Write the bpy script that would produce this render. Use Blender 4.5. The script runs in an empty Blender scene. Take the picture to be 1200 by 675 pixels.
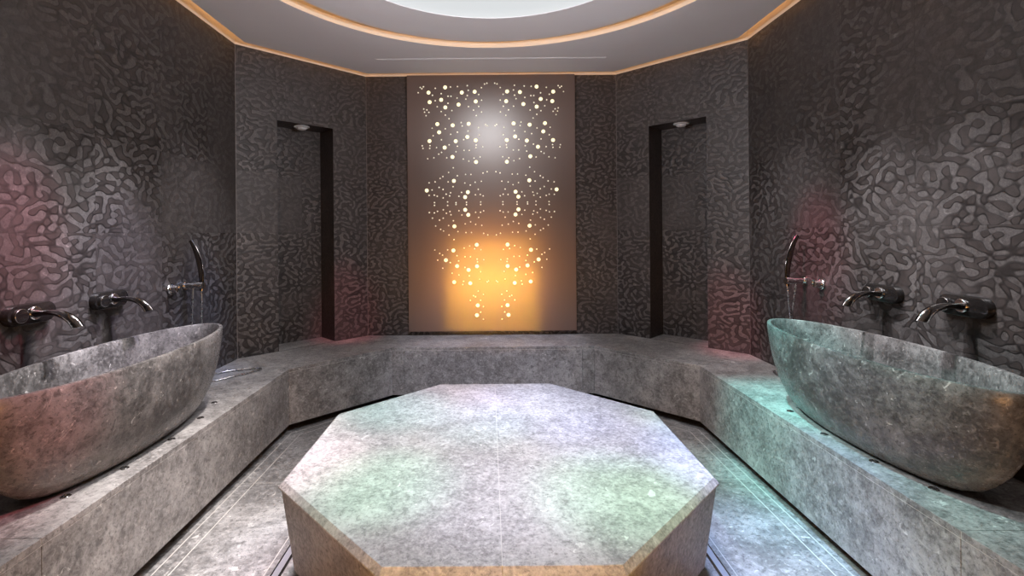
import bpy, math, random
from mathutils import Vector, Matrix
random.seed(4)
S = bpy.context.scene
COL = S.collection
PI = math.pi
T8 = math.tan(PI/8)

# ------------------------------------------------------------------ helpers
def tag(o, label=None, cat=None, group=None, kind=None):
    if label: o['label'] = label
    if cat: o['category'] = cat
    if group: o['group'] = group
    if kind: o['kind'] = kind
    return o

def empty(name, loc, rz=0.0, label=None, cat=None, group=None):
    o = bpy.data.objects.new(name, None)
    o.empty_display_size = 0.05
    COL.objects.link(o)
    o.location = loc
    o.rotation_euler = (0, 0, rz)
    return tag(o, label, cat, group)

class MB:
    def __init__(s):
        s.v = []; s.f = []; s.m = []; s.uv = {}
    def add(s, vs, fs, mi=0):
        b = len(s.v)
        s.v += [tuple(p) for p in vs]
        for f in fs:
            s.f.append(tuple(b+i for i in f)); s.m.append(mi)
        return b
    def quad(s, a, b, c, d, mi=0, uvs=None):
        s.add([a, b, c, d], [(0, 1, 2, 3)], mi)
        if uvs: s.uv[len(s.f)-1] = uvs
    def box(s, x0, x1, y0, y1, z0, z1, mi=0):
        vs = [(x, y, z) for z in (z0, z1) for y in (y0, y1) for x in (x0, x1)]
        s.add(vs, [(0,2,3,1),(4,5,7,6),(0,1,5,4),(2,6,7,3),(0,4,6,2),(1,3,7,5)], mi)
    def prism(s, poly, z0, z1, mi=0, poly_top=None):
        """counter-clockwise polygon extruded from z0 to z1"""
        n = len(poly); pt = poly_top or poly
        vs = [(x, y, z0) for x, y in poly] + [(x, y, z1) for x, y in pt]
        fs = [tuple(range(n-1, -1, -1)), tuple(range(n, 2*n))]
        fs += [(i, (i+1) % n, n+(i+1) % n, n+i) for i in range(n)]
        s.add(vs, fs, mi)
    def loft(s, rings, mi=0, cap0=True, cap1=True, closed=True):
        n = len(rings[0]); vs = [p for r in rings for p in r]; fs = []
        for k in range(len(rings)-1):
            for i in range(n if closed else n-1):
                j = (i+1) % n
                fs.append((k*n+i, k*n+j, (k+1)*n+j, (k+1)*n+i))
        if cap0: fs.append(tuple(range(n-1, -1, -1)))
        if cap1: fs.append(tuple(range((len(rings)-1)*n, len(rings)*n)))
        s.add(vs, fs, mi)
    def lathe(s, prof, c=(0, 0, 0), n=32, axis='z', mi=0):
        rings = []
        for r, h in prof:
            ring = []
            for i in range(n):
                a = 2*PI*i/n
                x, y = r*math.cos(a), r*math.sin(a)
                p = (x, y, h) if axis == 'z' else (x, h, -y)
                ring.append((c[0]+p[0], c[1]+p[1], c[2]+p[2]))
            rings.append(ring)
        s.loft(rings, mi)
    def sweep(s, pts, rad, n=12, mi=0, up=Vector((0, 0, 1))):
        """rad(t) -> (half width along side, half height along normal)"""
        P = [Vector(p) for p in pts]; rings = []; prev = None
        for k, p in enumerate(P):
            t = (P[min(k+1, len(P)-1)] - P[max(k-1, 0)]).normalized()
            if prev is None:
                ref = up if abs(t.dot(up)) < 0.95 else Vector((1, 0, 0))
                side = t.cross(ref).normalized()
            else:
                side = (prev - t*prev.dot(t)).normalized()
            prev = side
            nor = side.cross(t).normalized()
            w, h = rad(k/(len(P)-1))
            rings.append([tuple(p + side*w*math.cos(2*PI*i/n) + nor*h*math.sin(2*PI*i/n)) for i in range(n)])
        s.loft(rings, mi)
    def build(s, name, mats, parent=None, smooth=False, bevel=0.0, auto=None):
        me = bpy.data.meshes.new(name)
        me.from_pydata(s.v, [], s.f)
        if not isinstance(mats, (list, tuple)): mats = [mats]
        for m in mats: me.materials.append(m)
        for p, mi in zip(me.polygons, s.m):
            p.material_index = mi; p.use_smooth = smooth
        if s.uv:
            lay = me.uv_layers.new(name='UVMap')
            for p in me.polygons:
                if p.index in s.uv:
                    for li, c in zip(p.loop_indices, s.uv[p.index]): lay.data[li].uv = c
        me.update()
        o = bpy.data.objects.new(name, me)
        COL.objects.link(o)
        if parent: o.parent = parent
        if bevel:
            b = o.modifiers.new('bevel', 'BEVEL'); b.width = bevel; b.segments = 2
            b.limit_method = 'ANGLE'; b.angle_limit = math.radians(30)
        if smooth and auto:
            try: me.set_sharp_from_angle(angle=math.radians(auto))
            except Exception: pass
        return o

def spline(pts, k=8):
    P = [Vector(p) for p in pts]; out = []
    for i in range(len(P)-1):
        p0 = P[max(i-1, 0)]; p1 = P[i]; p2 = P[i+1]; p3 = P[min(i+2, len(P)-1)]
        for j in range(k):
            t = j/k
            out.append(0.5*((2*p1) + (p2-p0)*t + (2*p0-5*p1+4*p2-p3)*t*t + (3*p1-p0-3*p2+p3)*t**3))
    out.append(P[-1])
    return out

def copy_tree(o, parent=None):
    c = o.copy(); COL.objects.link(c)
    if parent: c.parent = parent
    for ch in list(o.children): copy_tree(ch, c)
    return c

# ------------------------------------------------------------------ materials
class NT:
    def __init__(s, name):
        s.mat = bpy.data.materials.new(name); s.mat.use_nodes = True
        s.t = s.mat.node_tree
        s.b = s.t.nodes['Principled BSDF']; s.out = s.t.nodes['Material Output']
    def n(s, typ, **kw):
        nd = s.t.nodes.new(typ)
        for k, v in kw.items():
            if k.startswith('_'): setattr(nd, k[1:], v)
            else: nd.inputs[k.replace('__', ' ')].default_value = v
        return nd
    def l(s, a, b): s.t.links.new(a, b)
    def math(s, op, a, b=None, c=None, clamp=False):
        nd = s.t.nodes.new('ShaderNodeMath'); nd.operation = op; nd.use_clamp = clamp
        for i, x in enumerate((a, b, c)):
            if x is None: continue
            if isinstance(x, (int, float)): nd.inputs[i].default_value = x
            else: s.l(x, nd.inputs[i])
        return nd.outputs[0]
    def mix(s, f, a, b, mode='MIX'):
        nd = s.t.nodes.new('ShaderNodeMix'); nd.data_type = 'RGBA'; nd.blend_type = mode
        for sock, x in ((nd.inputs[0], f), (nd.inputs[6], a), (nd.inputs[7], b)):
            if isinstance(x, (int, float)): sock.default_value = x
            elif isinstance(x, tuple): sock.default_value = (*x, 1)
            else: s.l(x, sock)
        return nd.outputs[2]
    def ramp(s, x, lo, hi, a=0.0, b=1.0, smooth=True):
        nd = s.t.nodes.new('ShaderNodeMapRange')
        nd.interpolation_type = 'SMOOTHSTEP' if smooth else 'LINEAR'
        s.l(x, nd.inputs[0])
        for i, v in zip((1, 2, 3, 4), (lo, hi, a, b)): nd.inputs[i].default_value = v
        return nd.outputs[0]

def plain(name, col, rough=0.5, metal=0.0, spec=0.5, coat=0.0):
    m = NT(name); b = m.b
    b.inputs['Base Color'].default_value = (*col, 1)
    b.inputs['Roughness'].default_value = rough
    b.inputs['Metallic'].default_value = metal
    b.inputs['Specular IOR Level'].default_value = spec
    b.inputs['Coat Weight'].default_value = coat
    nz = m.n('ShaderNodeTexNoise', Scale=60.0, Detail=3.0)
    tc = m.n('ShaderNodeTexCoord'); m.l(tc.outputs['Object'], nz.inputs['Vector'])
    m.l(m.ramp(nz.outputs[0], 0.3, 0.7, max(rough-0.05, 0.02), rough+0.05), b.inputs['Roughness'])
    return m.mat

def stone_color(m, vec, dark, light, fleck, k=1.0):
    """limestone: cloudy patches, dark speckles, pale fossil flecks, thin veins"""
    def noise(sc, det=5.0, rough=0.6, dist=0.0):
        nd = m.n('ShaderNodeTexNoise', Scale=sc*k, Detail=det, Roughness=rough, Distortion=dist)
        m.l(vec, nd.inputs['Vector']); return nd.outputs[0]
    big = noise(2.6, 6, 0.62, 0.6); mid = noise(11, 6, 0.68, 0.4); fin = noise(75, 4, 0.7)
    v = m.math('ADD', m.math('MULTIPLY', big, 0.5), m.math('MULTIPLY', mid, 0.5))
    c = m.mix(m.ramp(v, 0.40, 0.61), dark, light)
    c = m.mix(m.ramp(big, 0.56, 0.70, 0, 0.45), c, tuple(x*1.45 for x in light))
    c = m.mix(m.ramp(fin, 0.50, 0.64, 0, 0.34), c, tuple(x*1.6 for x in light))
    c = m.mix(m.ramp(fin, 0.47, 0.33, 0, 0.62), c, tuple(x*0.45 for x in dark))
    gr = noise(34, 5, 0.72, 0.5)
    c = m.mix(m.ramp(gr, 0.53, 0.66, 0, 0.50), c, tuple(x*1.5 for x in light))
    c = m.mix(m.ramp(gr, 0.47, 0.35, 0, 0.65), c, tuple(x*0.55 for x in dark))
    fl = noise(26, 3, 0.55, 1.2)
    gate = m.ramp(mid, 0.44, 0.58)
    c = m.mix(m.math('MULTIPLY', m.ramp(fl, 0.64, 0.71, 0, 0.72), gate), c, fleck)
    pt = noise(6.5, 4, 0.6, 0.9)
    c = m.mix(m.ramp(pt, 0.70, 0.73, 0, 0.55), c, fleck)
    vn = noise(3.1, 4, 0.6, 1.2)
    vein = m.math('ABSOLUTE', m.math('SUBTRACT', vn, 0.5))
    c = m.mix(m.math('MULTIPLY', m.ramp(vein, 0.010, 0.0, 0, 0.30), m.ramp(big, 0.5, 0.62)), c, fleck)
    return c, fin, mid

def stone(name, dark, light, fleck, rough=0.34, k=1.0, spec=0.5):
    m = NT(name)
    tc = m.n('ShaderNodeTexCoord')
    c, fin, mid = stone_color(m, tc.outputs['Object'], dark, light, fleck, k)
    m.l(c, m.b.inputs['Base Color'])
    m.l(m.ramp(fin, 0.3, 0.7, rough+0.10, rough-0.08), m.b.inputs['Roughness'])
    m.b.inputs['Specular IOR Level'].default_value = spec
    bp = m.n('ShaderNodeBump', Strength=0.12, Distance=0.004)
    m.l(fin, bp.inputs['Height']); m.l(bp.outputs[0], m.b.inputs['Normal'])
    return m.mat

PITCH = 0.4818
def wall_stone(name, dark, light, line, freq=10.8, seed=0.0, amount=1.0, tile_w=PITCH, bump=0.28):
    """dark stone tiles carved with a winding labyrinth relief; UV in metres (along the wall, up)"""
    m = NT(name)
    uv = m.n('ShaderNodeUVMap').outputs[0]
    sep = m.n('ShaderNodeSeparateXYZ'); m.l(uv, sep.inputs[0])
    U, V = sep.outputs[0], sep.outputs[1]
    tu = m.math('DIVIDE', U, tile_w); tv = m.math('DIVIDE', m.math('SUBTRACT', V, 0.45), PITCH)
    cu, cv = m.math('FLOOR', tu), m.math('FLOOR', tv)
    idv = m.n('ShaderNodeCombineXYZ'); m.l(cu, idv.inputs[0]); m.l(cv, idv.inputs[1]); idv.inputs[2].default_value = seed
    wn = m.n('ShaderNodeTexWhiteNoise'); wn.noise_dimensions = '3D'; m.l(idv.outputs[0], wn.inputs['Vector'])
    rnd = wn.outputs['Value']
    # a slow wobble so that the worms bend
    wob = m.n('ShaderNodeTexNoise', Scale=6.0, Detail=1.0); m.l(uv, wob.inputs['Vector'])
    off = m.n('ShaderNodeVectorMath', _operation='MULTIPLY_ADD')
    m.l(wob.outputs['Color'], off.inputs[0]); off.inputs[1].default_value = (0.10, 0.10, 0)
    add = m.n('ShaderNodeCombineXYZ')
    m.l(m.math('MULTIPLY', U, 0.72), add.inputs[0])
    m.l(m.math('ADD', V, m.math('MULTIPLY', rnd, 7.0)), add.inputs[1])
    m.l(add.outputs[0], off.inputs[2])
    g = m.n('ShaderNodeTexGabor'); g.gabor_type = '2D'
    g.inputs['Scale'].default_value = freq
    g.inputs['Frequency'].default_value = 1.9
    g.inputs['Anisotropy'].default_value = 0.0
    m.l(off.outputs[0], g.inputs['Vector'])
    gv = g.outputs['Value']
    # strength: some tiles are smoother, patches fade out, the top course is weakest
    pn = m.n('ShaderNodeTexNoise', Scale=1.7, Detail=2.0); m.l(uv, pn.inputs['Vector'])
    st = m.ramp(pn.outputs[0], 0.30, 0.56, 0.35, 1.0)
    st = m.math('MULTIPLY', st, m.ramp(rnd, 0.05, 0.45, 0.35, 1.0))
    st = m.math('MULTIPLY', st, m.ramp(V, 2.8, 1.7, 0.5, 1.0))
    st = m.math('MULTIPLY', st, amount)
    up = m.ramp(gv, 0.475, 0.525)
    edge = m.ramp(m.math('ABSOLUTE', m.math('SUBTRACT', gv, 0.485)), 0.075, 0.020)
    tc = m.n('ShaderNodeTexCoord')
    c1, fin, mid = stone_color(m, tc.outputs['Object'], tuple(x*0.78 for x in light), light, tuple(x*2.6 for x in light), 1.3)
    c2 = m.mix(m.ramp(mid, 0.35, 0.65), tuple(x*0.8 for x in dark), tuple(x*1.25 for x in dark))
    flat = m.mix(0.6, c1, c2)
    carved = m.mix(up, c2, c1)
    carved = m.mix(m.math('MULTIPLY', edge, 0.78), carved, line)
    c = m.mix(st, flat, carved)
    # joints
    fu, fv = m.math('FRACT', tu), m.math('FRACT', tv)
    du = m.math('MULTIPLY', m.math('MINIMUM', fu, m.math('SUBTRACT', 1.0, fu)), tile_w)
    dv = m.math('MULTIPLY', m.math('MINIMUM', fv, m.math('SUBTRACT', 1.0, fv)), PITCH)
    jt = m.ramp(m.math('MINIMUM', du, dv), 0.0022, 0.0008)
    c = m.mix(m.math('MULTIPLY', jt, 0.35), c, tuple(x*0.5 for x in line))
    cor = m.ramp(m.math('MINIMUM', m.math('ABSOLUTE', U), 9.0), 0.006, 0.003)
    c = m.mix(m.math('MULTIPLY', cor, 0.5), c, tuple(x*2.2 for x in light))
    m.l(c, m.b.inputs['Base Color'])
    m.l(m.math('SUBTRACT', 0.46, m.math('MULTIPLY', m.math('MULTIPLY', up, st), 0.14)), m.b.inputs['Roughness'])
    h = m.math('ADD', m.math('MULTIPLY', m.math('MULTIPLY', m.ramp(gv, 0.46, 0.54), st), 1.0), m.math('MULTIPLY', fin, 0.25))
    bp = m.n('ShaderNodeBump', Strength=bump, Distance=0.006)
    m.l(h, bp.inputs['Height']); m.l(bp.outputs[0], m.b.inputs['Normal'])
    return m.mat

def emit(name, col, strength, base=0.5):
    m = NT(name)
    m.b.inputs['Base Color'].default_value = (base, base, base, 1)
    m.b.inputs['Emission Color'].default_value = (*col, 1)
    m.b.inputs['Emission Strength'].default_value = strength
    return m.mat

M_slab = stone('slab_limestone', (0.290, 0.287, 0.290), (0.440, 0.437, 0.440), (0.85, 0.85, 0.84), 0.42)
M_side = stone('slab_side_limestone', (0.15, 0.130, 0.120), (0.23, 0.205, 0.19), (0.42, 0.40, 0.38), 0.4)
M_bench = stone('bench_limestone', (0.170, 0.163, 0.162), (0.340, 0.331, 0.331), (0.70, 0.69, 0.68), 0.33)
M_floor = stone('floor_limestone', (0.150, 0.147, 0.148), (0.340, 0.335, 0.338), (0.70, 0.69, 0.68), 0.30)
M_basin = stone('basin_limestone', (0.068, 0.064, 0.064), (0.190, 0.183, 0.183), (0.60, 0.58, 0.57), 0.30, 1.2)
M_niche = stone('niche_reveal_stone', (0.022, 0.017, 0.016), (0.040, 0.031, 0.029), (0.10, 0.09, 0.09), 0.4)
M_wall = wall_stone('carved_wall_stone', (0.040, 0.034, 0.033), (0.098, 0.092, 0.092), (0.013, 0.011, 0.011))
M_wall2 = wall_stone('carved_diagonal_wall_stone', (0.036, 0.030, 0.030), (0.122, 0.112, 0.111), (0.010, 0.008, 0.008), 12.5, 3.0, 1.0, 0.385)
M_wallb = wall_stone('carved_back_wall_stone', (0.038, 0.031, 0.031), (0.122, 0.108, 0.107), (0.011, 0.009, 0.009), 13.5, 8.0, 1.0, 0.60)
M_grout = plain('pale_grout', (0.55, 0.54, 0.52), 0.6)
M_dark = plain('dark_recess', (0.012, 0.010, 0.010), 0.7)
M_ceil = plain('ceiling_plaster', (0.76, 0.745, 0.775), 0.7)
M_cove = plain('cove_plaster', (0.86, 0.78, 0.66), 0.8)
M_led = emit('warm_cove_led', (1.0, 0.52, 0.19), 8.8)
M_dome = emit('opal_dome_diffuser', (0.90, 0.95, 0.97), 0.66, 0.15)
M_chrome = plain('polished_chrome', (0.62, 0.62, 0.63), 0.10, 1.0)
M_hose = plain('brushed_hose_steel', (0.55, 0.55, 0.56), 0.28, 1.0)
M_black = plain('gloss_black_metal', (0.012, 0.011, 0.011), 0.13, 0.0, 0.5, 0.2)
M_gun = plain('dark_chrome', (0.16, 0.15, 0.145), 0.14, 1.0)
M_white = plain('lamp_white', (0.62, 0.64, 0.66), 0.4)
M_bulb = emit('panel_light', (1.0, 0.90, 0.50), 1.15)
M_bulb2 = emit('panel_small_light', (1.0, 0.88, 0.62), 0.95)
M_steel = plain('drain_steel', (0.40, 0.41, 0.46), 0.35, 0.35)

def panel_mat():
    m = NT('satin_bronze_panel')
    tc = m.n('ShaderNodeTexCoord')
    mp = m.n('ShaderNodeMapping'); mp.inputs['Scale'].default_value = (260, 1, 260)
    m.l(tc.outputs['Object'], mp.inputs['Vector'])
    nz = m.n('ShaderNodeTexNoise', Scale=1.0, Detail=2.0); m.l(mp.outputs[0], nz.inputs['Vector'])
    m.l(m.mix(nz.outputs[0], (0.190, 0.140, 0.122), (0.220, 0.165, 0.145)), m.b.inputs['Base Color'])
    m.b.inputs['Metallic'].default_value = 0.45
    m.b.inputs['Roughness'].default_value = 0.31
    m.b.inputs['Specular IOR Level'].default_value = 0.6
    return m.mat
M_panel = panel_mat()

# ------------------------------------------------------------------ room shell
W, D, C, HB, HT, HC = 1.9635, 4.50, 0.80, 0.45, 2.859, 3.02
FR = -0.35                                     # front wall, behind the viewer
octo = [(-W, FR+C), (-W, D-C), (-W+C, D), (W-C, D), (W, D-C), (W, FR+C), (W-C, FR), (-W+C, FR)]   # clockwise seen from above

def inset(poly, d):
    n = len(poly); out = []
    for i in range(n):
        a, b, c = Vector(poly[i-1]), Vector(poly[i]), Vector(poly[(i+1) % n])
        n1 = Vector(((b-a).y, -(b-a).x)).normalized(); n2 = Vector(((c-b).y, -(c-b).x)).normalized()
        k = (n1+n2).normalized(); out.append(tuple(b + k*d/k.dot(n1)))
    return out

def wall(name, p, q, mat, niche=None, z0=0.0, door=None):
    """p -> q with the room on the right-hand side"""
    mb = MB(); p = Vector((*p, 0)); q = Vector((*q, 0)); L = (q-p).length; t = (q-p)/L
    out = Vector((-t.y, t.x, 0))               # away from the room
    def P(u, z, d=0.0): v = p + t*u + out*d; return (v.x, v.y, z)
    def rect(u0, u1, a, b, mi=0): mb.quad(P(u0, a), P(u0, b), P(u1, b), P(u1, a), mi, [(u0, a), (u0, b), (u1, b), (u1, a)])
    if niche:
        u0, u1, a, b, d = niche
        rect(0, u0, z0, HT); rect(u1, L, z0, HT); rect(u0, u1, b, HT); rect(u0, u1, z0, a)
        mb.quad(P(u0, a, d), P(u0, b, d), P(u1, b, d), P(u1, a, d), 0, [(u0+9, a), (u0+9, b), (u1+9, b), (u1+9, a)])
        for uu in (u0, u1):
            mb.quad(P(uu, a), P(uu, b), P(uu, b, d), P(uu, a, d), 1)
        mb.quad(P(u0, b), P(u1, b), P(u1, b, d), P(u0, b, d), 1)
        mb.quad(P(u0, a), P(u1, a), P(u1, a, d), P(u0, a, d), 2)
    elif door:
        u0, u1, b = door
        rect(0, u0, z0, HT); rect(u1, L, z0, HT); rect(u0, u1, b, HT)
    else:
        rect(0, L, z0, HT)
    o = mb.build(name, [mat, M_niche, M_bench]); tag(o, kind='structure'); return o

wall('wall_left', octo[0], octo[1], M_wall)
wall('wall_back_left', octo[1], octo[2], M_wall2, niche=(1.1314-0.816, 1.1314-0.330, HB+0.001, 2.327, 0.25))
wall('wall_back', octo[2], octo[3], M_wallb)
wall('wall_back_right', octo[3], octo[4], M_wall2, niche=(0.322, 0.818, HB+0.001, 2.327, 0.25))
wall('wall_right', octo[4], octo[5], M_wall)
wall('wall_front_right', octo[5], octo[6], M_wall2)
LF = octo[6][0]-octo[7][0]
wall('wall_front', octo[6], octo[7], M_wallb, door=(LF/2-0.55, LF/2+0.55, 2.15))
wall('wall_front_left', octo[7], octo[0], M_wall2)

# vestibule behind the doorway
mb = MB()
mb.quad((-0.55, FR, 0), (-0.55, FR, 2.15), (-0.55, FR-1.2, 2.15), (-0.55, FR-1.2, 0))
mb.quad((0.55, FR, 0), (0.55, FR-1.2, 0), (0.55, FR-1.2, 2.15), (0.55, FR, 2.15))
mb.quad((-0.55, FR-1.2, 0), (-0.55, FR-1.2, 2.15), (0.55, FR-1.2, 2.15), (0.55, FR-1.2, 0))
mb.quad((-0.55, FR, 2.15), (0.55, FR, 2.15), (0.55, FR-1.2, 2.15), (-0.55, FR-1.2, 2.15))
mb.quad((-0.55, FR, 0), (-0.55, FR-1.2, 0), (0.55, FR-1.2, 0), (0.55, FR, 0))
tag(mb.build('wall_vestibule', M_cove), kind='structure')

# floor: one slab of stone with flush pale joints
SA, SY = 0.8312, 2.185                          # slab apothem and centre
def octring(a, cy=SY, cx=0.0):
    b = a*T8
    return [(cx-b, cy-a), (cx+b, cy-a), (cx+a, cy-b), (cx+a, cy+b), (cx+b, cy+a), (cx-b, cy+a), (cx-a, cy+b), (cx-a, cy-b)]
mb = MB()
mb.add([(x, y, 0) for x, y in reversed(octo)], [tuple(range(8))])
def ribbon(a, b, w=0.004, z=0.0008, mi=1):
    a, b = Vector(a), Vector(b); t = (b-a).normalized(); n = Vector((-t.y, t.x))*w/2
    mb.add([(*(a-n), z), (*(b-n), z), (*(b+n), z), (*(a+n), z)], [(0, 1, 2, 3)], mi)
for off in (0.084, 0.014):
    x = 1.4443-off; yc, xb = 3.404-off*0.414, 0.8358-off*0.414
    path = [(-x, FR+0.02), (-x, yc), (-xb, 4.0128-off), (xb, 4.0128-off), (x, yc), (x, FR+0.02)]
    for a, b in zip(path[:-1], path[1:]): ribbon(a, b, 0.0045)
rr = octring(0.965)
for i in range(8): ribbon(rr[i], rr[(i+1) % 8], 0.004)
for y in (1.02, 2.72):
    for sx in (-1, 1):
        ribbon((sx*1.36, y), (sx*(0.965 if abs(y-SY) < 0.4 else 0.70 if y > SY else 0.78), y), 0.003)
        ribbon((sx*1.43, y), (sx*1.36, y), 0.003)
for sx in (-1, 1):
    ribbon((sx*0.66, 2.93), (sx*1.13, 3.47), 0.003)
tag(mb.build('floor', [M_floor, M_grout]), kind='structure')

# ceiling: upper slab + cove walls, lowered raft with round hole, inner ring
mb = MB()
mb.add([(x, y, HC) for x, y in octo], [tuple(range(8))])
for i in range(8):
    a, b = octo[i], octo[(i+1) % 8]
    mb.quad((*a, HT), (*a, HC), (*b, HC), (*b, HT), 0)
    # small ledge that closes the top of the stone
tag(mb.build('ceiling', [M_cove]), kind='structure')

CY = 2.33
R_OUT, R_IN, R_DOME = 1.486, 1.362, 0.966
def radial_poly(poly, n):
    """points of a polygon boundary at n equal angles around (0, CY)"""
    out = []
    for i in range(n):
        a = 2*PI*i/n; d = Vector((math.cos(a), math.sin(a))); best = 9
        for j in range(len(poly)):
            p, q = Vector(poly[j]) - Vector((0, CY)), Vector(poly[(j+1) % len(poly)]) - Vector((0, CY))
            e = q-p; den = d.x*e.y - d.y*e.x
            if abs(den) < 1e-9: continue
            s = (p.x*e.y - p.y*e.x)/den; u = (p.x*d.y - p.y*d.x)/den
            if s > 0 and -1e-6 <= u <= 1+1e-6: best = min(best, s)
        out.append((d.x*best, CY + d.y*best))
    return out
raft = inset(octo, 0.095)
NSEG = 360
angs = sorted(set([2*PI*i/NSEG for i in range(NSEG)] + [math.atan2(y-CY, x) % (2*PI) for x, y in raft]))
def outer_at(a):
    d = Vector((math.cos(a), math.sin(a))); best = 9
    for j in range(8):
        p, q = Vector(raft[j]) - Vector((0, CY)), Vector(raft[(j+1) % 8]) - Vector((0, CY))
        e = q-p; den = d.x*e.y - d.y*e.x
        if abs(den) < 1e-9: continue
        s = (p.x*e.y - p.y*e.x)/den; u = (p.x*d.y - p.y*d.x)/den
        if s > 0 and -1e-5 <= u <= 1+1e-5: best = min(best, s)
    return (d.x*best, CY+d.y*best)
def annulus(name, outer, inner, z0, z1, led_outer, led_inner, mats):
    mb = MB(); n = len(outer)
    def ring(pts, z): return [(x, y, z) for x, y in pts]
    for i in range(n):
        j = (i+1) % n
        o0, o1, i0, i1 = outer[i], outer[j], inner[i], inner[j]
        mb.quad((*o0, z0), (*i0, z0), (*i1, z0), (*o1, z0), 0)
        mb.quad((*o0, z0), (*o1, z0), (*o1, z1), (*o0, z1), 2 if led_outer else 0)
        mb.quad((*i0, z0), (*i0, z1), (*i1, z1), (*i1, z0), 2 if led_inner else 0)
        mb.quad((*o0, z1), (*o1, z1), (*i1, z1), (*i0, z1), 0)
        def lerp(p, q, t): return (p[0]+(q[0]-p[0])*t, p[1]+(q[1]-p[1])*t)
        for flag, A, B in ((led_outer, (o0, o1), (i0, i1)), (led_inner, (i0, i1), (o0, o1))):
            if flag:       # LED tape on the top, just behind the edge
                w = math.hypot(o0[0]-i0[0], o0[1]-i0[1])
                a0, a1 = lerp(A[0], B[0], 0.010/w), lerp(A[1], B[1], 0.010/w)
                b0, b1 = lerp(A[0], B[0], 0.030/w), lerp(A[1], B[1], 0.030/w)
                mb.quad((*a0, z1+0.002), (*a1, z1+0.002), (*b1, z1+0.002), (*b0, z1+0.002), 1)
    o = mb.build(name, mats); tag(o, kind='structure'); return o
circ = lambda r: [(r*math.cos(a), CY+r*math.sin(a)) for a in angs]
annulus('ceiling', [outer_at(a) for a in angs], circ(R_OUT), HT-0.002, HT+0.045, True, True, [M_ceil, M_led, M_cove])
annulus('ceiling', circ(R_IN), circ(R_DOME), HT-0.002, HT+0.045, True, False, [M_ceil, M_led, M_cove])
# dome light
dome = empty('dome_light', (0, CY, HT), 0, 'large round glowing white dome light in the middle of the ceiling', 'ceiling light')
mb = MB(); rings = []
for k in range(11):
    a = (PI/2)*k/10*0.98
    rings.append([(R_DOME*math.cos(a)*math.cos(2*PI*i/96), R_DOME*math.cos(a)*math.sin(2*PI*i/96), 0.001+0.12*math.sin(a)) for i in range(96)])
mb.loft(rings, 0, False, True)
mb.build('diffuser', M_dome, dome, True)
mb = MB()
mb.loft([[((R_DOME-q)*math.cos(2*PI*i/96), (R_DOME-q)*math.sin(2*PI*i/96), z) for i in range(96)] for q, z in ((0.0005, -0.003), (0.006, -0.003), (0.006, 0.002), (0.0005, 0.002))], 0, False, False)
mb.build('rim', M_ceil, dome, True, auto=30)

# slot in the ceiling above the panel
slot = empty('slot_diffuser', (0, 4.055, HT-0.002), 0, 'long thin slot air outlet in grey ceiling above the glowing panel', 'air vent')
mb = MB(); mb.box(-0.965, 0.965, -0.016, 0.016, -0.003, 0.0); mb.build('frame', M_ceil, slot)
for y in (-0.009, 0.009):
    mb = MB(); mb.box(-0.955, 0.955, y-0.0022, y+0.0022, -0.0042, -0.003); mb.build('slot', M_white, slot)

# ------------------------------------------------------------------ stone bench
bench = empty('stone_bench', (0, 4.2, 0), 0, 'grey stone bench running around the room along the dark walls', 'bench')
off = Vector((0, -4.2))
BX, BD = 1.4443, 4.0128
F = [(-BX, FR+C), (-BX, 3.404), (-0.8358, BD), (0.8358, BD), (BX, 3.404), (BX, FR+C)]
e = 0.002
B = [(-W+e, FR+C), (-W+e, D-C), (-W+C, D-e), (W-C, D-e), (W-e, D-C), (W-e, FR+C)]
# segment pieces: (front a, front b, back b, back a)
def lerp2(p, q, t): return (p[0]+(q[0]-p[0])*t, p[1]+(q[1]-p[1])*t)
pieces = []
def side_piece(sx, y0, y1, miter=False):
    if miter:
        pieces.append(((sx*BX, y0), (sx*BX, 3.404), (sx*(W-e), D-C), (sx*(W-e), y0)))
    else:
        pieces.append(((sx*BX, y0), (sx*BX, y1), (sx*(W-e), y1), (sx*(W-e), y0)))
for sx in (-1, 1):
    side_piece(sx, FR+C+0.0, 1.52); side_piece(sx, 1.52, 2.98); side_piece(sx, 2.98, 3.404, True)
    pieces.append(((sx*BX, 3.404), (sx*0.8358, BD), (sx*(W-C), D-e), (sx*(W-e), D-C)))
    pieces.append(((sx*0.8358, BD), (sx*0.74, BD), (sx*0.98, D-e), (sx*(W-C), D-e)))
pieces.append(((-0.74, BD), (0.74, BD), (0.98, D-e), (-0.98, D-e)))
G = 0.0009
def ccw(p):
    a = sum(p[i-1][0]*p[i][1]-p[i][0]*p[i-1][1] for i in range(len(p)))
    return p if a > 0 else p[::-1]
def shrink(poly, g):
    c = ccw(list(poly)); n = len(c); out = []
    for i in range(n):
        a, b, d = Vector(c[i-1]), Vector(c[i]), Vector(c[(i+1) % n])
        n1 = Vector((-(b-a).y, (b-a).x)).normalized(); n2 = Vector((-(d-b).y, (d-b).x)).normalized()
        k = (n1+n2).normalized(); out.append(tuple(b+k*g/max(k.dot(n1), 0.2)))
    return out
for fa, fb, bb, ba in pieces:
    loc = lambda p: (p[0]+off.x, p[1]+off.y)
    mb = MB(); mb.prism(shrink([loc(fa), loc(fb), loc(bb), loc(ba)], G), HB-0.024, HB)
    mb.build('seat_slab', M_bench, bench, bevel=0.0016)
    # front panel, 25 mm thick, flush with the slab edge
    fa_, fb_ = Vector(loc(fa)), Vector(loc(fb)); da, db = (Vector(loc(ba))-fa_).normalized(), (Vector(loc(bb))-fb_).normalized()
    mb = MB(); mb.prism(shrink([tuple(fa_), tuple(fb_), tuple(fb_+db*0.03), tuple(fa_+da*0.03)], G), 0.057, HB-0.0255)
    mb.build('front_panel', M_bench, bench, bevel=0.001)
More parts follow.
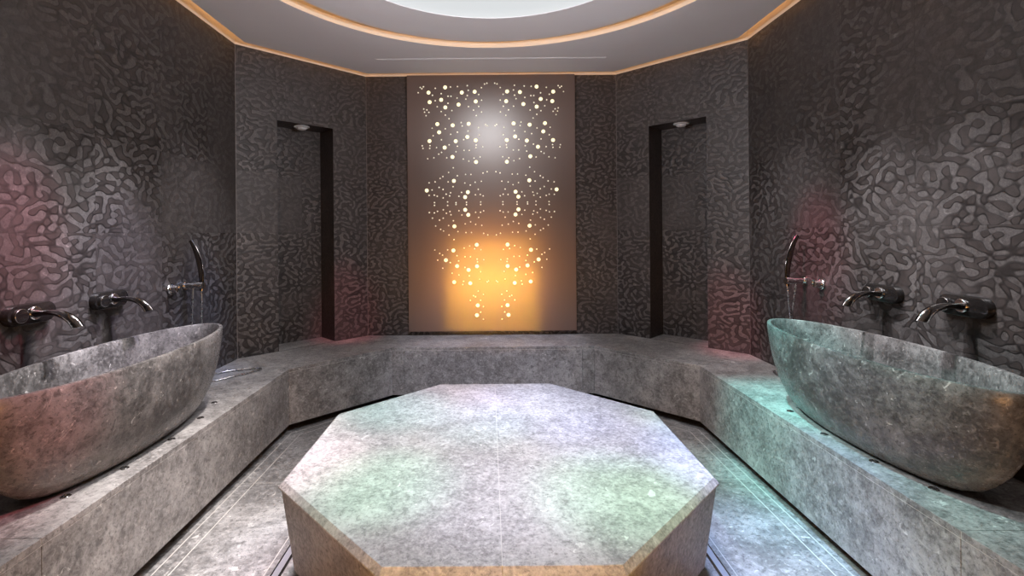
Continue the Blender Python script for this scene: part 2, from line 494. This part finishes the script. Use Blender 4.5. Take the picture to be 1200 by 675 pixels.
# pale jointing core just under the gaps, and the recessed plinth
mb = MB()
def strip(mb, d, z0, z1, mi=0):
    path = []
    for f, b in zip(F, B):
        v = (Vector(b)-Vector(f)).normalized(); path.append(Vector(f)+v*d+off)
    for i in range(5):
        a0, a1 = path[i], path[i+1]; b0, b1 = Vector(B[i])+off, Vector(B[i+1])+off
        mb.prism(ccw([tuple(a0), tuple(a1), tuple(b1), tuple(b0)]), z0, z1, mi)
strip(mb, 0.0022, HB-0.026, HB-0.0022, 0); mb.build('jointing', M_grout, bench)
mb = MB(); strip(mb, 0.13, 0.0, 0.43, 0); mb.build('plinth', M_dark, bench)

# ------------------------------------------------------------------ octagonal slab
slab = empty('massage_slab', (0, SY, 0), 0, 'low octagonal pale stone massage slab standing in the middle of the floor', 'slab')
SZ = 0.458
o_in, o_out = octring(0.820, 0), octring(0.838, 0)
def half(poly, s):
    pts = []
    n = len(poly)
    for i in range(n):
        a, b = poly[i], poly[(i+1) % n]
        if a[0]*s >= 0: pts.append((max(a[0]*s, 0.0011)*s, a[1]))
        if (a[0] > 0) != (b[0] > 0): pts.append((0.0011*s, a[1]))
    return pts
for s in (-1, 1):
    mb = MB(); top, mid_ = half(o_in, s), half(o_out, s)
    mb.loft([[(x, y, z) for x, y in p] for p, z in ((mid_, 0.434), (mid_, 0.4395), (top, SZ))])
    mb.build('top_slab', M_slab, slab, bevel=0.0008)
mb = MB(); mb.box(-0.002, 0.002, -0.8195, 0.8195, 0.4345, SZ-0.0006); mb.build('centre_joint', M_grout, slab)
o_t, o_b = octring(0.830, 0), octring(0.789, 0)
mb = MB(); mb.prism(octring(0.834, 0), 0.4305, 0.4338); mb.build('trim_strip', M_grout, slab)
for i in range(8):
    j = (i+1) % 8
    def inn(p, d=0.03):
        l = math.hypot(*p); return (p[0]*(1-d/l), p[1]*(1-d/l))
    mb = MB(); lo = shrink([o_b[i], o_b[j], inn(o_b[j]), inn(o_b[i])], 0.0006); hi = shrink([o_t[i], o_t[j], inn(o_t[j]), inn(o_t[i])], 0.0006)
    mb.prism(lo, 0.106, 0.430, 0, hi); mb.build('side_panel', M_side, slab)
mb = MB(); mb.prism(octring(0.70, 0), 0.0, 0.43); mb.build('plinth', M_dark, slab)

drain = empty('drain_channel', (0, SY, 0), 0, 'narrow steel drain channel in the floor around the octagonal slab', 'drain')
for a0, a1, z, nm, mt in ((0.905, 0.932, 0.0012, 'grate', M_steel), (0.893, 0.905, 0.0024, 'edge_profile', M_chrome), (0.932, 0.938, 0.0024, 'edge_profile', M_chrome)):
    mb = MB(); r0, r1 = octring(a0, 0), octring(a1, 0)
    for i in range(8):
        j = (i+1) % 8
        mb.prism(ccw([r0[i], r1[i], r1[j], r0[j]]), 0.0009 if nm == 'grate' else 0.0, z)
    mb.build(nm, mt, drain)

# ------------------------------------------------------------------ glowing panel on the back wall
FX, CX0, CY0, ROLL, CAMX, EYE = 566.5, 572.7, 272.4, 0.0084, -0.0307, 1.40
PY = D-0.042
panel = empty('light_panel', (0, PY, 0.49), 0, 'tall bronze metal panel with yellow light dots on the back wall', 'light panel')
mb = MB(); mb.box(-0.775, 0.775, 0, 0.040, 0.0, HT-0.49-0.004); mb.build('sheet', M_panel, panel, bevel=0.002)
sc = 8.442
def dots(ox, oy, lst):
    out = []
    for px, py in lst:
        u, v = ox+px/sc-CX0, oy+py/sc-CY0
        u, v = u-ROLL*v, v+ROLL*u
        out.append((u*PY/FX+CAMX, EYE-v*PY/FX-0.49))
    return out
big = dots(485, 90, [(145,157),(309,105),(474,156),(601,148),(156,251),(270,228),(442,275),(612,244),(311,303),(232,468),(384,480),(542,465),(250,549),(529,595),(612,629),(155,636),(414,637)])
big += dots(485, 165, [(305,67),(382,160),(615,210),(396,397),(128,492),(534,508),(507,557)])
big += dots(485, 235, [(508,92),(538,142),(401,255),(391,494),(622,438),(317,590),(428,648),(625,650)])
big += dots(485, 305, [(541,96),(399,216),(558,227),(632,446),(624,543)])
small = dots(485, 90, [(63,106),(79,118),(95,99),(43,158),(212,114),(184,183),(270,167),(362,101),(431,97),(528,88),(538,134),(668,108),(699,72),(722,64),(338,193),(367,193),(427,210),(528,186),(514,221),(641,176),(670,232),(211,237),(338,262),(231,296),(270,344),(376,335),(540,295),(641,294),(590,330),(670,349),(618,384),(311,379),(348,415),(98,319),(129,328),(106,350),(149,352),(121,385),(181,509),(311,514),(468,453),(478,487),(638,502),(710,473),(726,484),(365,569),(431,548),(536,537),(647,575),(191,583),(273,623),(493,622)])
small += dots(485, 165, [(83,50),(90,75),(160,48),(157,75),(224,67),(349,40),(431,54),(417,108),(496,95),(549,95),(617,42),(614,68),(681,60),(274,115),(246,132),(198,168),(137,178),(325,168),(489,181),(544,201),(595,171),(655,160),(390,267),(343,313),(287,354),(260,372),(430,346),(511,333),(564,333),(684,319),(725,306),(210,406),(151,416),(339,406),(504,418),(558,438),(606,410),(668,401),(388,454),(250,461),(289,482),(180,487),(151,540),(202,538),(231,549),(290,565),(320,528),(363,514),(354,545),(445,549),(472,510),(609,534),(637,480),(657,531),(686,545),(204,611),(204,639),(334,605),(334,640),(417,612),(417,630),(521,608),(521,632),(661,605),(661,631)])
small += dots(485, 235, [(153,119),(203,122),(234,107),(291,92),(322,126),(357,109),(367,141),(184,174),(254,194),(291,175),(391,200),(446,101),(475,143),(611,116),(660,116),(690,102),(641,167),(216,252),(344,248),(508,231),(561,211),(611,236),(672,246),(265,285),(293,301),(436,307),(516,317),(570,317),(690,325),(731,340),(348,341),(397,386),(207,489),(334,488),(256,523),(284,540),(236,590),(427,546),(360,614),(443,598),(497,470),(552,450),(506,556),(560,556),(602,477),(663,486),(626,579),(629,606),(691,586),(286,670)])
small += dots(485, 305, [(505,71),(378,128),(445,145),(549,154),(661,113),(492,208),(485,240),(653,187),(725,214),(739,204),(637,305),(688,337),(610,360),(590,350),(559,396),(661,395),(688,458),(661,513),(688,583)])
def disc(mb, x, z, r, n, y=-0.003):
    ring = lambda rr, yy: [(x+rr*math.cos(2*PI*i/n), yy, z+rr*math.sin(2*PI*i/n)) for i in range(n)]
    mb.loft([ring(r, 0.001), ring(r, y*0.6), ring(r*0.8, y)], 0, True, True)
mb = MB(); disc(mb, 0, 0, 0.0175, 20); big_proto = mb.build('large_light_dot', M_bulb, panel)
mb = MB(); disc(mb, 0, 0, 0.0062, 10); small_proto = mb.build('small_light_dot', M_bulb2, panel)
allb = [(s*x, z) for x, z in big for s in (1, -1)]
alls = [(s*x, z) for x, z in small for s in (1, -1)]
for k, (x, z) in enumerate(allb):
    o = big_proto if k == 0 else big_proto.copy()
    if k: COL.objects.link(o); o.parent = panel
    o.location = (x, 0, z)
for k, (x, z) in enumerate(alls[:100]):
    o = small_proto if k == 0 else small_proto.copy()
    if k: COL.objects.link(o); o.parent = panel
    o.location = (x, 0, z)
mb = MB()
for x, z in alls[100:]: disc(mb, x, z, 0.0062, 10)
tag(mb.build('small_light_dots', M_bulb2, panel), kind='stuff')

# ------------------------------------------------------------------ basins
def basin(sx, label):
    root = empty('stone_basin', (sx*1.67, 2.175, HB), 0, label, 'basin')
    a, b = 0.235, 0.675; N = 96; H = 0.43
    def ring(wx, wy, z):
        return [(wx*math.cos(2*PI*i/N), wy*math.sin(2*PI*i/N), z) for i in range(N)]
    outer = [(0.30, 0.52, 0.0), (0.43, 0.60, 0.001), (0.52, 0.665, 0.012), (0.615, 0.735, 0.035), (0.70, 0.795, 0.07), (0.785, 0.855, 0.12), (0.86, 0.905, 0.18), (0.92, 0.945, 0.25), (0.962, 0.973, 0.32), (0.988, 0.991, 0.38), (0.998, 0.999, 0.424)]
    rings = [ring(a*p, b*q, z) for p, q, z in outer]
    t = 0.024
    rings += [ring(a-0.003, b-0.003, H), ring(a-t+0.003, b-t+0.003, H), ring(a-t, b-t, H-0.004)]
    inner = [(0.975, 0.98, 0.36), (0.93, 0.95, 0.28), (0.86, 0.90, 0.20), (0.76, 0.83, 0.13), (0.60, 0.72, 0.085), (0.40, 0.5, 0.065), (0.12, 0.15, 0.06)]
    rings += [ring((a-t)*p, (b-t)*q, z) for p, q, z in inner]
    mb = MB(); mb.loft(rings)
    mb.build('bowl', M_basin, root, True, auto=50)
    mb = MB(); mb.lathe([(0.0255, 0.058), (0.0255, 0.064), (0.020, 0.066), (0.004, 0.064)]); mb.build('drain_plug', M_chrome, root, True, auto=40)
    return root
basin(-1, 'long oval grey stone basin with reddish near end on left bench')
basin(1, 'long oval grey stone basin with greenish far end on right bench')

# ------------------------------------------------------------------ wall taps
def make_tap():
    root = empty('wall_tap', (0, 0, 0))
    # local: x along the wall to the right of someone facing it, y out of the wall
    def stadium(l, r, n=14):
        pts = []
        for i in range(n+1): a = -PI/2+PI*i/n; pts.append((l+r*math.cos(a), r*math.sin(a)))
        for i in range(n+1): a = PI/2+PI*i/n; pts.append((-l+r*math.cos(a), r*math.sin(a)))
        return pts
    mb = MB()
    mb.loft([[(x, y, z) for x, z in stadium(0.066, r)] for r, y in ((0.043, 0.0), (0.043, 0.026), (0.041, 0.031), (0.037, 0.033))])
    plate = mb.build('wall_plate', M_black, root, True, auto=40)
    mb = MB(); mb.lathe([(0.029, 0.030), (0.029, 0.044), (0.0265, 0.050), (0.012, 0.052)], (0.066, 0, 0), 32, 'y')
    knob = mb.build('control_knob', M_black, root, True, auto=40)
    mb = MB(); n = 36
    rings = []
    for i in range(n):
        a = 2*PI*i/n; c = Vector((math.cos(a), 0, math.sin(a)))
        rings.append([tuple(Vector((0.066, 0.048, 0)) + c*(0.027+0.0022*math.cos(q*PI/4)) + Vector((0, 0.0022*math.sin(q*PI/4), 0))) for q in range(8)])
    rings.append(rings[0]); mb.loft(rings, 0, False, False); mb.build('trim_ring', M_chrome, knob, True)
    mb = MB(); mb.lathe([(0.0285, 0.032), (0.0285, 0.040), (0.0255, 0.043), (0.020, 0.043)], (-0.004, 0, 0.002), 32, 'y')
    mb.build('spout_collar', M_chrome, root, True, auto=40)
    path = spline([(-0.004, 0.034, 0.004), (-0.005, 0.075, 0.010), (-0.007, 0.120, 0.007), (-0.009, 0.160, -0.009), (-0.011, 0.190, -0.033), (-0.012, 0.208, -0.060)], 6)
    # open channel spout: crescent cross-section
    mb = MB(); rings = []
    P = [Vector(p) for p in path]
    for k, p in enumerate(P):
        t = (P[min(k+1, len(P)-1)]-P[max(k-1, 0)]).normalized(); side = Vector((1, 0, 0)); nor = side.cross(t).normalized()
        s = k/(len(P)-1); w = 0.0265+0.005*s; h = 0.0225-0.012*s
        ring = []
        for i in range(13):
            a = PI+PI*i/12; ring.append(tuple(p+side*w*math.cos(a)+nor*h*math.sin(a)))
        for i in range(13):
            a = 2*PI-PI*i/12; ring.append(tuple(p+side*(w-0.004)*math.cos(a)+nor*((h-0.004)*math.sin(a)*(0.25+0.6*s)+0.001)))
        rings.append(ring)
    mb.loft(rings)
    mb.build('spout', M_gun, root, True, auto=45)
    return root
tap = make_tap()
taps = [(-1, 2.015, 'black pill-shaped wall tap over the near half of the left basin'),
        (-1, 2.440, 'black pill-shaped wall tap over the middle of the left basin, beside the chrome shower valve'),
        (1, 2.010, 'black pill-shaped wall tap over the near half of the right basin'),
        (1, 2.430, 'black pill-shaped wall tap over the middle of the right basin, beside the chrome shower valve')]
for k, (sx, y, lab) in enumerate(taps):
    o = tap if k == 0 else copy_tree(tap)
    # facing the left wall the right-hand side points away from the viewer (+y)
    o.location = (sx*W, y, 1.078); o.rotation_euler = (0, 0, -PI/2 if sx < 0 else PI/2)
    tag(o, lab, 'tap', 'wall taps over the basins')
# local y must point into the room: on the left wall (+x), on the right wall (-x)

# ------------------------------------------------------------------ hand showers and valves
def hand_shower(sx, y, label, coil):
    root = empty('hand_shower', (sx*W, y, 1.08), 0, label, 'hand shower')
    i = -sx                                     # into the room
    mb = MB()
    mb.sweep([(i*d, 0, 0) for d in (0.0, 0.012, 0.0121, 0.085, 0.0851, 0.125)], lambda t: (0.027, 0.027) if t < 0.25 else ((0.017, 0.017) if t < 0.7 else (0.023, 0.023)), 20)
    mb.build('bracket', M_chrome, root, True, auto=35)
    pts = spline([(i*0.112, 0, -0.035), (i*0.113, 0, 0.03), (i*0.108, 0, 0.10), (i*0.093, 0, 0.17), (i*0.070, 0, 0.235), (i*0.044, 0, 0.285)], 6)
    mb = MB(); mb.sweep(pts, lambda t: (0.011+0.008*math.sin(PI*min(t*1.05, 1.0)), 0.0085-0.004*t), 14, up=Vector((0, 1, 0)))
    mb.build('handset', M_gun, root, True, auto=50)
    mb = MB(); mb.sweep(spline(coil, 8), lambda t: (0.0062, 0.0062), 10)
    mb.build('hose', M_hose, root, True)
    return root
zb = HB-1.08+0.0085
def rel(sx, y, pts): return [(px-sx*W, py-y, pz) for px, py, pz in pts]
y = 3.06
hand_shower(-1, y, 'slim dark hand shower on left wall with hose looped on the bench', rel(-1, y, [
    (-1.851, 3.06, -0.03), (-1.853, 3.06, -0.25), (-1.850, 3.062, -0.50), (-1.842, 3.075, zb+0.035), (-1.815, 3.11, zb), (-1.74, 3.20, zb), (-1.665, 3.31, zb), (-1.632, 3.375, zb), (-1.665, 3.405, zb),
    (-1.76, 3.375, zb), (-1.86, 3.315, zb), (-1.915, 3.20, zb), (-1.928, 3.10, zb+0.04), (-1.925, 3.062, -0.45), (-1.915, 3.06, -0.22), (-1.905, 3.06, -0.015)]))
y = 3.05
hand_shower(1, y, 'slim dark hand shower on right wall with hose hanging behind the basin', rel(1, y, [
    (1.851, 3.05, -0.03), (1.858, 3.05, -0.12), (1.868, 3.05, -0.25), (1.862, 3.05, -0.45), (1.855, 3.052, zb+0.05), (1.85, 3.08, zb), (1.84, 3.15, zb), (1.86, 3.22, zb), (1.90, 3.20, zb), (1.92, 3.12, zb),
    (1.922, 3.07, zb+0.05), (1.905, 3.05, -0.45), (1.880, 3.05, -0.25), (1.892, 3.05, -0.12), (1.905, 3.05, -0.015)]))
def valve(sx, y, label):
    root = empty('shower_valve', (sx*W, y, 1.074), -PI/2 if sx < 0 else PI/2, label, 'shower valve')
    mb = MB(); mb.lathe([(0.034, -0.004), (0.034, 0.008), (0.031, 0.011), (0.02, 0.012)], (0, 0, 0), 32, 'y'); mb.build('escutcheon', M_chrome, root, True, auto=35)
    mb = MB(); mb.lathe([(0.021, 0.010), (0.022, 0.040), (0.019, 0.046), (0.008, 0.047)], (0, 0, 0), 28, 'y'); mb.build('knob', M_chrome, root, True, auto=35)
    mb = MB(); mb.sweep([(0, 0.034, 0.014), (0.004, 0.06, 0.028), (0.008, 0.085, 0.034), (0.010, 0.10, 0.036)], lambda t: (0.0055-0.002*t, 0.0045-0.0015*t), 10); mb.build('lever', M_chrome, root, True)
valve(-1, 2.93, 'round chrome shower valve on left wall beside the hand shower')
valve(1, 2.90, 'round chrome shower valve on right wall beside the hand shower')

# ------------------------------------------------------------------ round chrome fittings let into the bench
def fitting():
    root = empty('bench_fitting', (0, 0, HB))
    mb = MB(); mb.lathe([(0.0165, 0.0), (0.0165, 0.0022), (0.0145, 0.0036), (0.0105, 0.0036), (0.0098, 0.0012)], n=28); mb.build('bezel', M_chrome, root, True, auto=35)
    mb = MB(); mb.lathe([(0.0097, 0.0004), (0.0097, 0.0016), (0.004, 0.0020)], n=20); mb.build('lens', M_dark, root, True, auto=35)
    return root
fit0 = fitting()
lp = [(77, 582), (146, 549), (201, 515), (235, 490), (251, 472)]
rp = [(1094, 573), (1024, 541), (966, 509), (926, 482)]
order = ['nearest the camera', 'second from the camera', 'third from the camera', 'fourth from the camera', 'farthest from the camera']
first = True
for side, lst in (('left', lp), ('right', rp)):
    for k, (px, py) in enumerate(lst):
        u, v = px-CX0, py-CY0; u, v = u-ROLL*v, v+ROLL*u
        Z = (EYE-HB)*FX/v
        o = fit0 if first else copy_tree(fit0); first = False
        o.location = (u*Z/FX+CAMX, Z, HB)
        w = order[k] if k < len(lst)-1 else order[4]
        tag(o, 'small round chrome fitting in %s bench beside the basin, %s' % (side, w), 'bench fitting', 'chrome fittings in the bench')

# ------------------------------------------------------------------ lamps in the niche ceilings
def niche_lamp(sx, label):
    k = 0.42-0.068; q = 0.400
    x, y = -(W-C)-q-0.075, D-q+0.075
    root = empty('niche_downlight', (x if sx < 0 else -x, y, 2.327), 0, label, 'downlight', 'downlights in the niches')
    mb = MB(); mb.lathe([(0.064, 0.0), (0.066, -0.006), (0.060, -0.010), (0.044, -0.011)]); mb.build('bezel', M_white, root, True, auto=40)
    mb = MB(); mb.lathe([(0.043, -0.009), (0.042, -0.017), (0.034, -0.026), (0.015, -0.030), (0.002, -0.0305)]); mb.build('lens', M_white, root, True, auto=50)
niche_lamp(-1, 'round white downlight under the ceiling of the left wall niche')
niche_lamp(1, 'round white downlight under the ceiling of the right wall niche')

# ------------------------------------------------------------------ lights
def spot(name, loc, target, power, col, cone, blend=0.8, radius=0.05):
    l = bpy.data.lights.new(name, 'SPOT'); l.energy = power; l.color = col
    l.spot_size = math.radians(cone); l.spot_blend = blend; l.shadow_soft_size = radius
    o = bpy.data.objects.new(name, l); COL.objects.link(o)
    o.location = loc; o.rotation_euler = (Vector(target)-Vector(loc)).to_track_quat('-Z', 'Y').to_euler()
    return o
def area(name, loc, target, power, col, sx, sy, spread=180):
    l = bpy.data.lights.new(name, 'AREA'); l.energy = power; l.color = col; l.shape = 'RECTANGLE'
    l.size = sx; l.size_y = sy; l.spread = math.radians(spread)
    o = bpy.data.objects.new(name, l); COL.objects.link(o)
    o.location = loc; o.rotation_euler = (Vector(target)-Vector(loc)).to_track_quat('-Z', 'Y').to_euler()
    return o
ZL = 2.84
# white key over the slab, and the general white wash of the room
spot('key_spot', (0, 2.25, ZL), (0, 2.2, 0.4), 235, (0.97, 0.96, 1.0), 54, 1.0, 0.12)
spot('room_wash', (0, 2.2, 2.78), (0, 2.2, 0), 120, (1.0, 0.97, 0.99), 158, 0.8, 0.25)
# colour changing spots
for nm, loc, tgt, pw, colr, cone in (
    ('spot_green_left', (-0.35, 1.9, ZL), (-0.44, 1.82, 0.45), 150, (0.25, 1.0, 0.50), 17),
    ('spot_green_right', (0.4, 1.9, ZL), (0.44, 1.74, 0.45), 165, (0.22, 1.0, 0.45), 19),
    ('spot_blue_right', (0.3, 2.5, ZL), (0.30, 2.66, 0.45), 190, (0.40, 0.50, 1.0), 28),
    ('spot_blue_east', (0.3, 2.3, ZL), (0.46, 2.20, 0.45), 150, (0.45, 0.50, 1.0), 18),
    ('spot_teal_left', (-0.5, 2.5, ZL), (-0.52, 2.58, 0.45), 140, (0.25, 0.95, 0.85), 18),
    ('spot_violet', (-0.1, 2.6, ZL), (-0.22, 2.72, 0.45), 90, (0.85, 0.50, 0.95), 22),
    ('spot_pink_corner', (-0.6, 2.0, ZL), (-0.80, 2.0, 0.40), 75, (1.0, 0.22, 0.35), 16),
    ('spot_cyan_center', (-0.1, 2.2, ZL), (-0.08, 2.38, 0.45), 110, (0.35, 0.85, 1.0), 16),
    ('spot_lavender_near', (-0.1, 1.7, ZL), (0.0, 1.75, 0.45), 110, (0.72, 0.66, 1.0), 22),
    ('spot_teal_bench', (0.8, 2.6, ZL), (1.56, 2.68, 0.62), 400, (0.24, 0.95, 0.88), 23),
    ('spot_teal_bench_near', (0.75, 1.9, ZL), (1.50, 1.95, 0.40), 190, (0.35, 0.95, 0.85), 34),
    ('spot_teal_fascia', (-0.4, 2.3, ZL), (1.44, 2.55, 0.30), 300, (0.40, 0.95, 0.88), 26),
    ('spot_grey_fascia', (-0.6, 1.7, ZL), (1.44, 1.75, 0.30), 150, (0.9, 1.0, 1.0), 30),
    ('spot_blue_floor', (0.7, 2.1, ZL), (1.15, 2.02, 0.0), 480, (0.38, 0.52, 1.0), 26),
    ('spot_white_floor', (0.7, 1.9, ZL), (1.10, 1.80, 0.0), 220, (0.85, 0.85, 1.0), 18),
    ('spot_white_floor_left', (-0.7, 2.0, ZL), (-1.15, 2.0, 0.0), 330, (1.0, 0.93, 0.92), 30),
    ('spot_blue_floor_left', (-0.8, 2.0, ZL), (-1.00, 2.15, 0.0), 80, (0.45, 0.6, 1.0), 14),
    ('spot_rose_bench', (-0.8, 2.2, ZL), (-1.50, 2.2, 0.36), 360, (1.0, 0.90, 0.83), 40),
    ('spot_red_basin', (0.75, 2.0, ZL), (-1.50, 1.62, 0.80), 340, (1.0, 0.22, 0.25), 11),
    ('spot_red_wall_left', (-0.6, 1.9, ZL), (-1.96, 1.95, 1.38), 260, (1.0, 0.10, 0.22), 20),
    ('spot_red_wall_right', (0.7, 2.9, ZL), (1.96, 2.95, 1.25), 170, (1.0, 0.08, 0.18), 20),
    ('spot_red_corner', (0.6, 3.0, ZL), (1.80, 3.75, 0.75), 200, (1.0, 0.10, 0.16), 16),
    ('spot_red_back', (-0.6, 2.9, ZL), (-1.30, 4.35, 0.70), 200, (1.0, 0.15, 0.2), 16),
    ('spot_blue_wall_left', (-0.8, 3.0, ZL), (-1.95, 3.25, 0.85), 150, (0.30, 0.45, 1.0), 20),
    ('spot_violet_wall_left', (-0.8, 2.5, ZL), (-1.95, 2.5, 0.95), 120, (0.70, 0.55, 1.0), 30),
    ('spot_violet_back', (0.0, 3.0, ZL), (0.0, 4.1, 0.40), 230, (0.82, 0.80, 1.0), 44),
    ):
    spot(nm, loc, tgt, pw, colr, cone, 1.0, 0.07)
spot('dome_reflection_fill', (0, 2.3, 2.80), (0, 4.46, 2.08), 60, (0.74, 0.90, 1.0), 42, 1.0, 0.25)  # added spot that imitates the dome's reflection on the panel
# washers above the taps (these throw the long shadows under the spouts)
for sx, y in ((-1, 2.015), (-1, 2.44), (1, 2.01), (1, 2.43)):
    spot('tap_washer', (sx*1.25, y, ZL), (sx*1.96, y, 0.98), 215, (1.0, 0.97, 1.0), 34, 1.0, 0.02)
for sx in (-1, 1):
    spot('shower_washer', (sx*1.2, 3.15, ZL), (sx*1.9, 3.2, 0.8), 90, (1.0, 0.95, 0.97), 50, 1.0, 0.03)
# warm light from the doorway behind the viewer, and added beams for the panel's orange glow
area('doorway_glow', (0, FR-0.25, 0.28), (0, 3, 0.25), 20, (1.0, 0.45, 0.12), 1.0, 0.4, 140)
area('panel_glow_fill_low', (0.01, FR-0.12, 0.62), (0.01, 4.5, 0.62), 0.52, (1.0, 0.57, 0.02), 0.84, 0.84, 2.5)
area('panel_glow_fill_mid', (0.01, FR-0.15, 0.80), (0.01, 4.5, 0.80), 0.42, (1.0, 0.55, 0.03), 0.80, 1.00, 4)
area('panel_glow_fill_wide', (0.01, FR-0.18, 0.90), (0.01, 4.5, 0.90), 0.75, (1.0, 0.46, 0.13), 1.0, 0.90, 15)
for sx in (-1, 1):  # added unseen fills at the front corners, to brighten the ceiling
    area('ceiling_fill', (sx*1.84, 0.48, 1.95), (0, 2.1, 2.86), 13, (0.97, 0.95, 1.0), 0.25, 0.25, 74)

w = bpy.data.worlds.new('World'); S.world = w; w.use_nodes = True
w.node_tree.nodes['Background'].inputs[0].default_value = (0.02, 0.018, 0.017, 1)
w.node_tree.nodes['Background'].inputs[1].default_value = 1.0

# ------------------------------------------------------------------ camera
cam = bpy.data.cameras.new('Camera'); cam.sensor_width = 36; cam.lens = FX/1200*36
cam.shift_x = (600-CX0)/1200; cam.shift_y = (CY0-337.5)/1200; cam.clip_start = 0.02
co = bpy.data.objects.new('Camera', cam); COL.objects.link(co)
co.location = (CAMX, 0, EYE)
co.matrix_world = Matrix.Translation((CAMX, 0, EYE)) @ Matrix.Rotation(PI/2, 4, 'X') @ Matrix.Rotation(-ROLL, 4, 'Z')
S.camera = co
S.view_settings.view_transform = 'Standard'; S.view_settings.look = 'None'
S.view_settings.exposure = 0.0; S.view_settings.gamma = 1.0
try: S.view_settings.use_curve_mapping = False
except Exception: pass
S.cycles.use_denoising = True
S.cycles.max_bounces = 8
S.cycles.sample_clamp_indirect = 4.0
